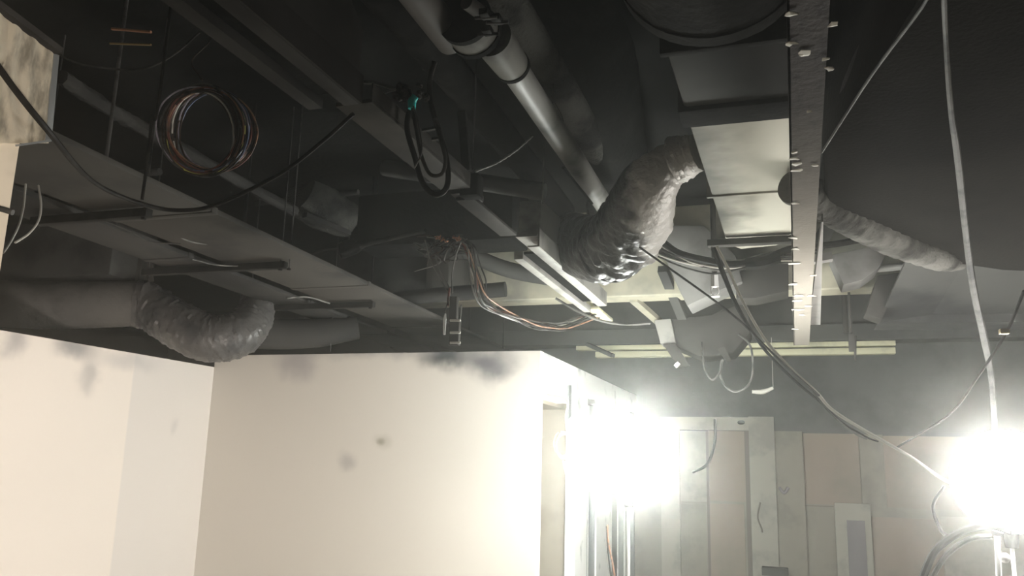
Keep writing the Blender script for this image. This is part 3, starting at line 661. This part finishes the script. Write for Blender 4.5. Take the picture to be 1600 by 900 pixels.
a = Yp(560, 305, 6.9); b = Yp(800, 372, 6.9); bm = box(B(), (a.x, 6.9, b.z), (b.x, 7.4, a.z), .02); o = obj('black_duct', bm, m_black); tag(o, 'soot-black rectangular duct above the burnt wires', 'duct')
bm = B(); tube(bm, [Yp(700, 380, 8.6), Yp(790, 420, 8.7), Yp(900, 440, 8.8)], .09, n=14, seg=18); o = obj('grey_pipe', bm, m_beamd); tag(o, 'thick dim grey pipe between box duct and pale slot diffuser', 'pipe')
bm = B(); tube(bm, [Zp(452, 420, 3.03), Yp(470, 408, 6.6), Yp(500, 392, 6.6), Yp(540, 388, 6.5)], .012, n=14, seg=8); o = obj('conduit', bm, m_tray); tag(o, 'bent grey conduit end above the wide trunking', 'conduit')
bm = B(); tube(bm, [Yp(535, 398, 6.4), Yp(570, 382, 6.35), Yp(612, 372, 6.3), Yp(665, 360, 6.25)], [.04, .025, .022, .022], n=24, seg=12, fn=crumple(.3, 2)); o = obj('burnt_conduit', bm, m_steel); tag(o, 'burnt dark conduit leading left from the burnt wires', 'conduit')
bm = B(); sphere(bm, Yp(545, 388, 6.35), .10, 20, 14, (1.1, .7, .7))
for v in bm.verts: v.co += V((1, .6, 1))*noise.noise(v.co*14)*.05
o = obj('burnt_box', bm, m_black); tag(o, 'burnt black junction box at the left end of the burnt conduit', 'box')

# ------------------------------------------------------------------ burnt wiring, socket, cable run
t = thing('burnt_wiring', 'tangle of burnt wires with bare copper ends below the black duct', 'wires', Yp(690, 372, 6.2))
rnd = random.Random(5)
for j in range(22):
    x_, y_ = rnd.uniform(660, 720), rnd.uniform(366, 384)
    p = [Yp(x_, y_, 6.2), Yp(x_+rnd.uniform(-22, 22), y_+rnd.uniform(-6, 16), 6.15), Yp(x_+rnd.uniform(-30, 30), y_+rnd.uniform(0, 30), 6.2), Yp(x_+rnd.uniform(-30, 30), y_+rnd.uniform(0, 44), 6.25)]
    bm = B(); tube(bm, p, .0055, n=16, seg=6); obj('wire', bm, rnd.choice([m_grey, m_dcable, m_brown, m_gcable, m_gcable]), t)
for (x_, y_, s) in ((686, 371, 6), (690, 374, 5), (713, 371, 6), (716, 374, 5), (697, 376, 4), (684, 369, 5)):
    bm = B()
    for q in range(5):
        an = rnd.uniform(0, 6.28); tube(bm, [Yp(x_, y_, 6.1), Yp(x_+math.cos(an)*s*.6, y_+abs(math.sin(an))*s*.5, 6.08), Yp(x_+math.cos(an)*s, y_-math.sin(an)*s*.6, 6.1)], .0045, n=6, seg=6)
    obj('copper_end', bm, m_copper, t, label='bare bright copper ends')
t = thing('dangling_socket', 'clear plastic connector dangling on two wires in front of the trunkings', 'connector', Yp(710, 500, 6.0))
for p in ([(664, 375), (672, 405), (690, 440), (702, 460)], [(680, 400), (688, 425), (700, 445), (703, 462)], [(720, 378), (712, 400), (706, 430), (707, 458)]):
    bm = B(); tube(bm, [Yp(x_, y_, 6.05) for x_, y_ in p], .006, n=24, seg=6); obj('wire', bm, m_gcable, t)
bm = B(); tube(bm, [Yp(703, 450, 6.03), Yp(701, 462, 6.03), Yp(700, 478, 6.0)], .010, n=8, seg=8); obj('wire', bm, m_red, t, label='red wire end')
a = Yp(704, 464, 6.0); b = Yp(714, 500, 6.0); bm = box(B(), (a.x, 5.98, b.z), (b.x, 6.03, a.z), .006); obj('plug_body', bm, m_tray, t)
a = Yp(704, 500, 6.0); b = Yp(718, 540, 6.0); bm = box(B(), (a.x, 5.97, b.z), (b.x, 6.02, a.z), .006); obj('socket_body', bm, m_tray, t)
for yy in (499, 518, 534): 
    a = Yp(703, yy, 5.96); b = Yp(719, yy+3, 5.96); bm = box(B(), (a.x, 5.955, b.z), (b.x, 5.975, a.z), .002); obj('clear_rib', bm, m_wcable, t)
bm = B(); tube(bm, [Yp(721, 476, 6.0), Yp(719, 500, 6.0), Yp(715, 530, 6.0)], .005, n=8, seg=6); obj('wire', bm, m_gcable, t)
bm = B(); tube(bm, [Yp(700, 470, 6.0), Yp(696, 485, 6.0), Yp(695, 492, 6.0)], .004, n=8, seg=6); obj('wire', bm, m_gcable, t)
bm = B(); tube(bm, [Yp(696, 490, 6.0), Yp(695, 500, 6.0), Yp(694, 523, 6.0)], [.006, .013, .009], n=10, seg=12); obj('white_sleeve', bm, m_white, t, label='bright white plastic sleeve')
def bundle(name, label, path, cols, spread, r, n, seed, cat='cable bundle', grp=None):
    rnd = random.Random(seed); t = thing(name, label, cat, path[len(path)//2], grp)
    for mm in cols:
        ox = V([rnd.uniform(-1, 1) for _ in range(3)])*spread
        p = []
        for i, q in enumerate(path):
            ox = ox*.75+V([rnd.uniform(-1, 1) for _ in range(3)])*spread*.55
            p.append(q+ox)
        bm = B(); tube(bm, p, r, n=n, seg=6); obj('strand', bm, mm, t)
    return t
bundle('wire_bundle', 'bundle of loose wires curving down from the burnt tangle towards the pale diffuser',
    [Yp(*p) for p in ((718, 372, 6.2), (736, 385, 6.2), (740, 410, 6.25), (746, 440, 6.3), (752, 466, 6.4), (768, 484, 6.6), (800, 496, 7.0), (835, 508, 7.4), (875, 512, 7.8), (905, 502, 8.1), (930, 492, 8.3))],
    [m_gcable, m_dcable, m_orange, m_grey, m_gcable, m_dcable, m_brown, m_gcable, m_red, m_dcable, m_grey, m_wcable], .05, .007, 70, 21)
wire('sagging_cable', [Yp(868, 466, 8.0), Yp(900, 485, 8.1), Yp(935, 500, 8.2), Yp(975, 507, 8.3), Yp(1016, 505, 8.4)], .013, m_gcable, 'grey cable sagging below the pale slot diffuser to the hanging box', n=40)
# right bundle under the duct
bundle('cable_bundle', 'bundle of grey cables sagging crosswise under the far end of the pale duct',
    [Yp(*p) for p in ((1020, 385, 6.8), (1050, 400, 6.8), (1085, 411, 6.8), (1120, 418, 6.8), (1155, 415, 6.8), (1190, 405, 6.8), (1230, 402, 6.8), (1275, 402, 6.9))],
    [m_gcable, m_wcable, m_dcable, m_gcable, m_gcable, m_dcable, m_grey, m_gcable, m_wcable, m_dcable, m_gcable, m_grey, m_gcable, m_dcable], .05, .008, 60, 33)
wire('black_cable', [Yp(1035, 378, 6.6), Yp(1062, 396, 6.6), Yp(1110, 408, 6.6), Yp(1150, 413, 6.6), Yp(1200, 402, 6.6), Yp(1240, 388, 6.7), Yp(1300, 382, 6.9), Yp(1352, 373, 7.1)], .028, m_cable, 'thick black sleeved cable lying along the grey cable bundle', n=60)
wire('black_cable', [Yp(1165, 412, 6.55), Yp(1190, 410, 6.55), Yp(1215, 402, 6.6)], .05, m_steel, 'short thick dark sleeve on the grey cable bundle near the channel', n=10)
bm = B(); beam(bm, Yp(1270, 406, 6.9), Yp(1300, 401, 6.9), .10, .06); o = obj('cable_end', bm, m_pale_sheet); tag(o, 'pale squared cable end poking out right of the channel', 'cable')

# ------------------------------------------------------------------ right-hand hanging cables
wire('hanging_cable', [Yp(1474, -40, 2.35), Yp(1478, 60, 2.7), Yp(1486, 170, 3.1), Yp(1497, 250, 3.6), Yp(1510, 370, 4.6), Yp(1521, 450, 5.2), Yp(1538, 530, 5.8), Yp(1549, 590, 6.1), Yp(1555, 680, 6.4)], [.008, .008, .010, .014, .016, .020, .022, .019, .017], m_gcable, 'grey cable hanging down to the work light at the right edge', n=90)
wire('thin_wire', [Zp(1452, -20, 3.0), Zp(1440, 12, 3.0), Zp(1360, 120, 3.0), Zp(1284, 238, 3.0)], .006, m_gcable, 'taut thin wire crossing diagonally in front of the dark plenum', cat='wire')
pA = [Yp(*p) for p in ((1120, 385, 5.9), (1140, 425, 5.85), (1160, 470, 5.8), (1195, 530, 5.8), (1235, 575, 5.8), (1275, 612, 5.85), (1300, 640, 5.9), (1350, 672, 6.0), (1420, 712, 6.1), (1480, 752, 6.3), (1535, 762, 6.4))]
wire('work_light_cable', pA, .011, m_wcable, 'pale cable sloping from the duct end down to the right work light, uppermost strand', n=110)
pB = [Yp(*p) for p in ((1115, 388, 5.94), (1131, 430, 5.89), (1155, 485, 5.86), (1194, 545, 5.86), (1239, 592, 5.87), (1286, 632, 5.93), (1316, 660, 6.0), (1352, 682, 6.05), (1372, 690, 6.1))]
wire('work_light_cable', pB, [.018, .017, .014, .011, .009, .007, .006, .006, .005], m_cable, 'thick black cable hugging the pale cable down from the duct end', n=90)
pC = [Yp(*p) for p in ((950, 340, 5.3), (985, 375, 5.3), (1040, 415, 5.3), (1110, 465, 5.3), (1160, 505, 5.3), (1200, 545, 5.4), (1248, 590, 5.6), (1280, 618, 5.75))]
wire('diagonal_cable', pC, .007, m_dcable, 'brownish cable sloping across the foil elbow to join the work light cables', n=90)
pD = [Yp(*p) for p in ((1270, 612, 5.8), (1300, 648, 5.85), (1335, 677, 5.95), (1354, 686, 6.0))]
wire('loose_strand', pD, .006, m_gcable, 'loose grey strand sagging under the work light cables', n=30)
wire('thin_wire', [Yp(1600, 455, 4.0), Yp(1572, 520, 4.3), Yp(1530, 585, 4.7), Yp(1480, 650, 5.4), Yp(1400, 700, 6.5)], .007, m_dcable, 'faint wire slanting down left across the haze above the right work light', cat='wire', n=30)
p = Yp(1569, 518, 4.28); bm = B(); box(bm, p-V((.02, .02, .012)), p+V((.02, .02, .012)), .004); o = obj('wire_clip', bm, m_brass); tag(o, 'small brown clip on the faint slanting wire, far right', 'clip')
wire('cable_arc', [Yp(1440, 905, 6.35), Yp(1462, 860, 6.35), Yp(1500, 832, 6.35), Yp(1545, 822, 6.35), Yp(1580, 830, 6.35)], .025, m_dcable, 'thick grey cable arching below the right work light, outer one', n=30)
wire('cable_arc', [Yp(1455, 905, 6.35), Yp(1478, 868, 6.35), Yp(1515, 842, 6.35), Yp(1550, 838, 6.35)], .017, m_gcable, 'grey cable arching below the right work light, inner one', n=30)
wire('hanging_loop', [Yp(1475, 760, 6.4), Yp(1458, 790, 6.4), Yp(1468, 825, 6.4), Yp(1480, 838, 6.4)], .011, m_dcable, 'thin loop of cable left of the right work light', n=24)
p = Yp(1570, 872, 6.3)
t = thing('tripod_bracket', 'pale bracket just below the right work light at the bottom edge', 'bracket', p)
bm = B(); tube(bm, [Yp(1558, 838, 6.35), Yp(1561, 905, 6.35)], .018, seg=10); obj('tube', bm, m_white, t)
bm = B(); sphere(bm, p, .032, 16, 10); obj('knob', bm, m_white, t)

# ------------------------------------------------------------------ sprinkler heads and pipes
def sprinkler(px, py, d, label, s=1.0, m1=m_white, pipe_m=m_tray, side=None):
    c = Yp(px, py, d); t = thing('fire_sprinkler', label, 'sprinkler', c, 'sprinkler heads')
    if side is None:
        bm = B(); tube(bm, [c+V((0, 0, .06*s)), (c.x, c.y, SL)], .022*s, seg=12); obj('drop_pipe', bm, pipe_m, t)
    else:
        bm = B(); tube(bm, [side, V((c.x, c.y, c.z+.12*s))], .035, seg=14); obj('drop_pipe', bm, pipe_m, t)
    bm = B(); tube(bm, [c+V((0, 0, .13*s)), c+V((0, 0, .02*s))], [.032*s, .036*s], seg=6); obj('fitting', bm, m1, t)
    bm = B()
    for sx in (-1, 1): tube(bm, [c+V((sx*.02*s, 0, .02*s)), c+V((sx*.032*s, 0, -.02*s)), c+V((sx*.008*s, 0, -.06*s))], .006*s, n=10, seg=6)
    obj('frame', bm, m1, t)
    bm = B(); tube(bm, [c+V((0, 0, -.055*s)), c+V((0, 0, -.065*s))], .04*s, seg=16); obj('deflector', bm, m1, t)
sprinkler(1117, 452, 7.0, 'white sprinkler head under the grey cable bundle', 1.0)
sprinkler(1469, 430, 8.3, 'brass sprinkler head at the end of the pipe beneath the dark plenum', .95, m_brass, m_pale_sheet, side=Yp(1350, 422, 8.6))

# ------------------------------------------------------------------ mid-far hoppers, plenum, panels
def hopper(label, px, d, thick, m_, cat='duct hopper'):
    bm = prism(B(), [Yp(x_, y_, d) for x_, y_ in px], (0, thick, 0), .012); o = obj('duct_hopper', bm, m_); tag(o, label, cat); return o
hopper('pale tapered duct hopper behind the foil elbow and grey cable bundle', [(1035, 352), (1100, 352), (1150, 400), (1160, 440), (1128, 452), (1074, 478), (1062, 455), (1038, 400)], 8.4, .5, m_hop)
hopper('pale pointed duct hopper hanging right of the steel channel', [(1298, 398), (1395, 378), (1372, 420), (1348, 438), (1318, 445)], 8.2, .4, m_hop)
hopper('grey slanting duct piece beyond the pointed hopper', [(1372, 430), (1410, 425), (1378, 500), (1352, 490)], 8.6, .3, m_tray)
hopper('grey duct piece between grey cable bundle and steel channel', [(1150, 425), (1232, 408), (1232, 455), (1180, 466), (1150, 466)], 8.5, .4, m_tray)
t = thing('plenum_box', 'sloping grey plenum box hanging beyond the cables, with short legs', 'plenum', Yp(1090, 520, 10.0))
bm = prism(B(), [Yp(x_, y_, 10.0) for x_, y_ in ((1050, 498), (1112, 492), (1168, 468), (1172, 520), (1145, 552), (1092, 557), (1052, 540))], (0, .6, 0), .02); obj('box_body', bm, m_tray, t)
bm = prism(B(), [Yp(x_, y_, 9.9) for x_, y_ in ((1022, 500), (1048, 498), (1056, 536), (1032, 538))], (0, .3, 0), .01); obj('end_box', bm, m_diff, t)
bm = prism(B(), [Yp(x_, y_, 9.85) for x_, y_ in ((1036, 538), (1056, 538), (1078, 572), (1060, 574))], (0, .05, 0)); obj('bracket', bm, m_tray, t)
bm = B(); tube(bm, [Yp(1056, 568, 9.8), Yp(1060, 572, 9.8)], .035, seg=14); obj('pipe_end', bm, m_white, t)
bm = prism(B(), [Yp(x_, y_, 9.8) for x_, y_ in ((1120, 545), (1132, 542), (1142, 562), (1136, 566))], (0, .05, 0)); obj('bracket', bm, m_tray, t)
wire('cable_loop', [Yp(1096, 535, 10.0), Yp(1098, 555, 9.8), Yp(1102, 580, 9.7), Yp(1113, 593, 9.7), Yp(1124, 582, 9.7), Yp(1130, 562, 9.7)], .012, m_gcable, 'small pale cable loop under the sloping plenum box', n=30)
wire('cable_loop', [Yp(1128, 562, 9.8), Yp(1125, 585, 9.8), Yp(1135, 605, 9.8), Yp(1150, 612, 9.8), Yp(1168, 603, 9.8), Yp(1176, 580, 9.8), Yp(1172, 540, 9.8), Yp(1150, 520, 10.05)], .012, m_gcable, 'larger grey cable loop under the sloping plenum box', n=40)
bm = B(); tube(bm, [Yp(1175, 612, 12), Yp(1192, 612, 12), Yp(1208, 606, 12)], [.025, .035, .02], n=12, seg=12); _q = Yp(1208, 606, 12); tube(bm, [_q, (_q.x, 12, 3.25)], .003, seg=6); o = obj('hanging_tag', bm, m_flake); tag(o, 'small whitish curled scrap hanging above the rear wall', 'scrap')
# cream soffit strips at the far beam
for j, (y0_, y1_, lab) in enumerate(((537, 544, 'upper'), (547, 556, 'lower'))):
    a = Yp(1100, y0_, 12.05); b = Yp(1100, y1_, 12.05); a.x = Yp(900+j*30, y0_, 12.05).x; b.x = Yp(1400, y1_, 12.05).x
    bm = box(B(), (a.x, 12.05, b.z), (b.x, 12.2, a.z), .004); o = obj('cream_strip', bm, m_cream); tag(o, lab+' of two cream strips crossing below the far beam', 'strip', 'cream strips below the far beam')
bm = B(); beam(bm, Yp(918, 538, 12.0), Yp(958, 556, 11.6), .06, .05); o = obj('steel_angle', bm, m_beamd); tag(o, 'grey bracket angle at the left end of the cream strips', 'bracket')
bm = B(); beam(bm, Yp(990, 468, 9.2), Yp(1032, 505, 10.2), .09, .06); o = obj('steel_angle', bm, m_beamc); tag(o, 'pale angle running behind the pale beam to the hanging box', 'bracket')
bm = B(); beam(bm, Yp(1035, 420, 8.7), Yp(1066, 495, 9.6), .10, .08); o = obj('steel_angle', bm, m_beamd); tag(o, 'greenish angle left of the pale tapered hopper', 'bracket')
bm = B(); a = Yp(1330, 522, 9.2); box(bm, a-V((.03, .03, .18)), a+V((.03, .03, .0)), .006); tube(bm, [a+V((.04, 0, -.02)), a+V((.02, -.03, -.28))], .012, seg=8)
tube(bm, [a, (a.x, a.y, SL)], .012, seg=8); o = obj('hanging_block', bm, m_tray); tag(o, 'small grey block with a loose wire hanging on a rod right of the channel end', 'block')
wire('drooping_cable', [Yp(1117, 655, 13.82), Yp(1117, 690, 13.8), Yp(1105, 725, 13.8), Yp(1082, 738, 13.8)], .022, m_dcable, 'grey cable drooping in front of the pale panelled rear wall', n=24)
bm = box(B(), Yp(1190, 886, 13.60), Yp(1232, 900, 13.76), .01); o = obj('wall_bracket', bm, m_tray); tag(o, 'small dark shelf bracket on the rear wall pier, bottom edge', 'bracket')
bm = B(); tube(bm, [Yp(1218, 762, 13.85), Yp(1225, 770, 13.82), Yp(1232, 762, 13.85)], .025, n=10, seg=8); o = obj('wall_hook', bm, m_mauve); tag(o, 'small dark hook on the grey pier of the rear wall', 'hook')
wire('wall_wire', [Yp(1188, 785, 13.76), Yp(1184, 808, 13.76), Yp(1190, 826, 13.76), Yp(1191, 832, 13.76)], .012, m_join, 'short dark wire stuck on the pale pier of the rear wall', cat='wire', n=16)
bm = B(); sphere(bm, Yp(1158, 660, 13.83), .05, 14, 8, (1.2, .5, .7)); o = obj('wall_fitting', bm, m_steel); tag(o, 'small dark fitting on the pale header of the rear wall', 'fitting')

# ------------------------------------------------------------------ partition side: studs, coil, frames
t = thing('window_frame', 'metal window frame of upright studs in the lit partition side', 'frame', (-2.44, 11, 0))
for yy in (10.4, 10.85, 11.95, 12.85, 13.8):
    bm = box(B(), (-2.47, yy, FL), (-2.40, yy+.06, 2.30), .004); obj('stud', bm, m_bead, t)
bm = box(B(), (-2.47, 10.4, 2.22), (-2.40, 13.8, 2.28), .004); obj('top_rail', bm, m_bead, t)
bm = B(); prism(bm, [Xp(889, 602, -2.36), Xp(893, 602, -2.36), Xp(893, 650, -2.36), Xp(889, 655, -2.36)], (-.02, 0, 0)); o = obj('door_stop', bm, m_bead); tag(o, 'short grey metal strip hanging at the doorway head', 'strip')
t = thing('cable_coil', 'pale cable coil hanging in the partition doorway', 'cable coil', Yp(881, 696, 8.35))
rnd = random.Random(9)
for j in range(5):
    c = Yp(881+rnd.uniform(-3, 3), 696+rnd.uniform(-3, 3), 8.35); pts = []
    for q in range(24):
        an = q/24*6.25+j; pts.append(c+cr*math.cos(an)*.085+cu*math.sin(an)*.125+fw*rnd.uniform(-.006, .006))
    bm = B(); tube(bm, pts, .010, n=60, seg=6); obj('turn', bm, m_wcable if j % 2 else m_cream, t)
bm = B(); tube(bm, [Yp(886, 672, 8.35), Yp(884, 650, 8.35), Yp(886, 625, 8.4), V((-2.38, 8.45, 2.17))], .012, n=16, seg=8); obj('tail', bm, m_wcable, t)
bm = B(); tube(bm, [Yp(880, 720, 8.35), Yp(884, 738, 8.35), Yp(888, 750, 8.35)], .012, n=12, seg=8); obj('tail', bm, m_wcable, t)
wire('brown_cable', [Yp(949, 820, 8.1), Yp(951, 850, 8.1), Yp(957, 880, 8.1), Yp(962, 910, 8.1)], .009, m_orange, 'thin brown cable below the far work light', n=20)
wire('black_cable', [Yp(948, 822, 8.1), Yp(950, 860, 8.1), Yp(955, 905, 8.1)], .008, m_cable, 'thin black cable beside the brown cable below the far work light', n=20)

# ------------------------------------------------------------------ near-left sheeting and corner bead
t = thing('plastic_sheeting', 'dusty plastic sheeting over the boxed corner at top left', 'sheeting', Yp(50, 150, 1.86))
bm = B(); nx_, ny_ = 34, 30
gv = []
for i in range(nx_+1):
    row = []
    for j_ in range(ny_+1):
        u_, v_ = i/nx_, j_/ny_
        xt = -60+u_*(86+60); top = 18+max(0, (xt))*.66 if xt > 0 else 18
        xb = -60+u_*(76+60); bot = 224
        px = xt+(xb-xt)*v_; py = top+(bot-top)*v_
        fold = .005*math.sin(u_*34+1.5*math.sin(v_*3))*(1-.5*v_)+.006*noise.noise(V((u_*9, v_*5, 0)))
        row.append(bm.verts.new(Xp(px, py, -2.185+fold)))
    gv.append(row)
for i in range(nx_):
    for j_ in range(ny_): bm.faces.new((gv[i][j_], gv[i+1][j_], gv[i+1][j_+1], gv[i][j_+1]))
bmesh.ops.solidify(bm, geom=bm.faces[:], thickness=.004)
obj('sheet', bm, m_sheet, t)
bm = B(); prism(bm, [Xp(85, 84, -2.18), Xp(93, 86, -2.18), Xp(81, 221, -2.18), Xp(71, 223, -2.18)], (-.03, 0, 0), .001); obj('corner_bead', bm, m_bead, t, label='grey metal corner bead')
bm = B(); beam(bm, Xp(28, 227, -2.18), Xp(76, 220, -2.18), .02, .006); obj('bottom_edge', bm, m_bead, t)
bm = B(); beam(bm, Xp(-20, -4, -2.17), Xp(92, 80, -2.17), .03, .02); obj('top_edge', bm, m_wrap, t)
bm = B(); tube(bm, [Xp(-60, 310, -2.16), Xp(0, 326, -2.15), Xp(20, 332, -2.12)], .0085, n=10, seg=12); o = obj('conduit', bm, m_rod); tag(o, 'grey conduit stub poking out of the near left wall', 'conduit')
wire('white_cable', [Yp(60, 290, 3.0), Yp(64, 320, 2.9), Yp(60, 345, 2.8), Yp(45, 365, 2.7), Yp(24, 379, 2.6)], .005, m_wcable, 'white cable end dangling by the near left wall, right one', n=30)
wire('white_cable', [Yp(40, 288, 3.0), Yp(37, 320, 2.9), Yp(30, 350, 2.7), Yp(18, 375, 2.5), Yp(5, 395, 2.3)], .005, m_wcable, 'white cable end dangling by the near left wall, left one', n=30)

# ------------------------------------------------------------------ dim services in the dark
for j, (a_, b_, d_, r_, lab) in enumerate((((400, 318), (560, 300), 7.6, .03, 'dim conduit crossing behind the stubby lagged duct'),
        ((0, 300), (250, 268), 5.2, .03, 'dim conduit crossing behind the nearest rods at left'),
        ((600, 262), (850, 300), 6.0, .07, 'dim thick pipe crossing behind the black hanger box'))):
    bm = B(); tube(bm, [Yp(*a_, d_), Yp(*b_, d_)], r_, seg=16); o = obj('dim_pipe', bm, m_beamd if j else m_trayd); tag(o, lab, 'pipe')
p = Yp(60, 400, 6.8); q = Yp(150, 330, 7.1); bm = box(B(), p, q, .02); o = obj('box_duct', bm, m_trayd); tag(o, 'small dim box duct just right of the near left wall', 'duct')
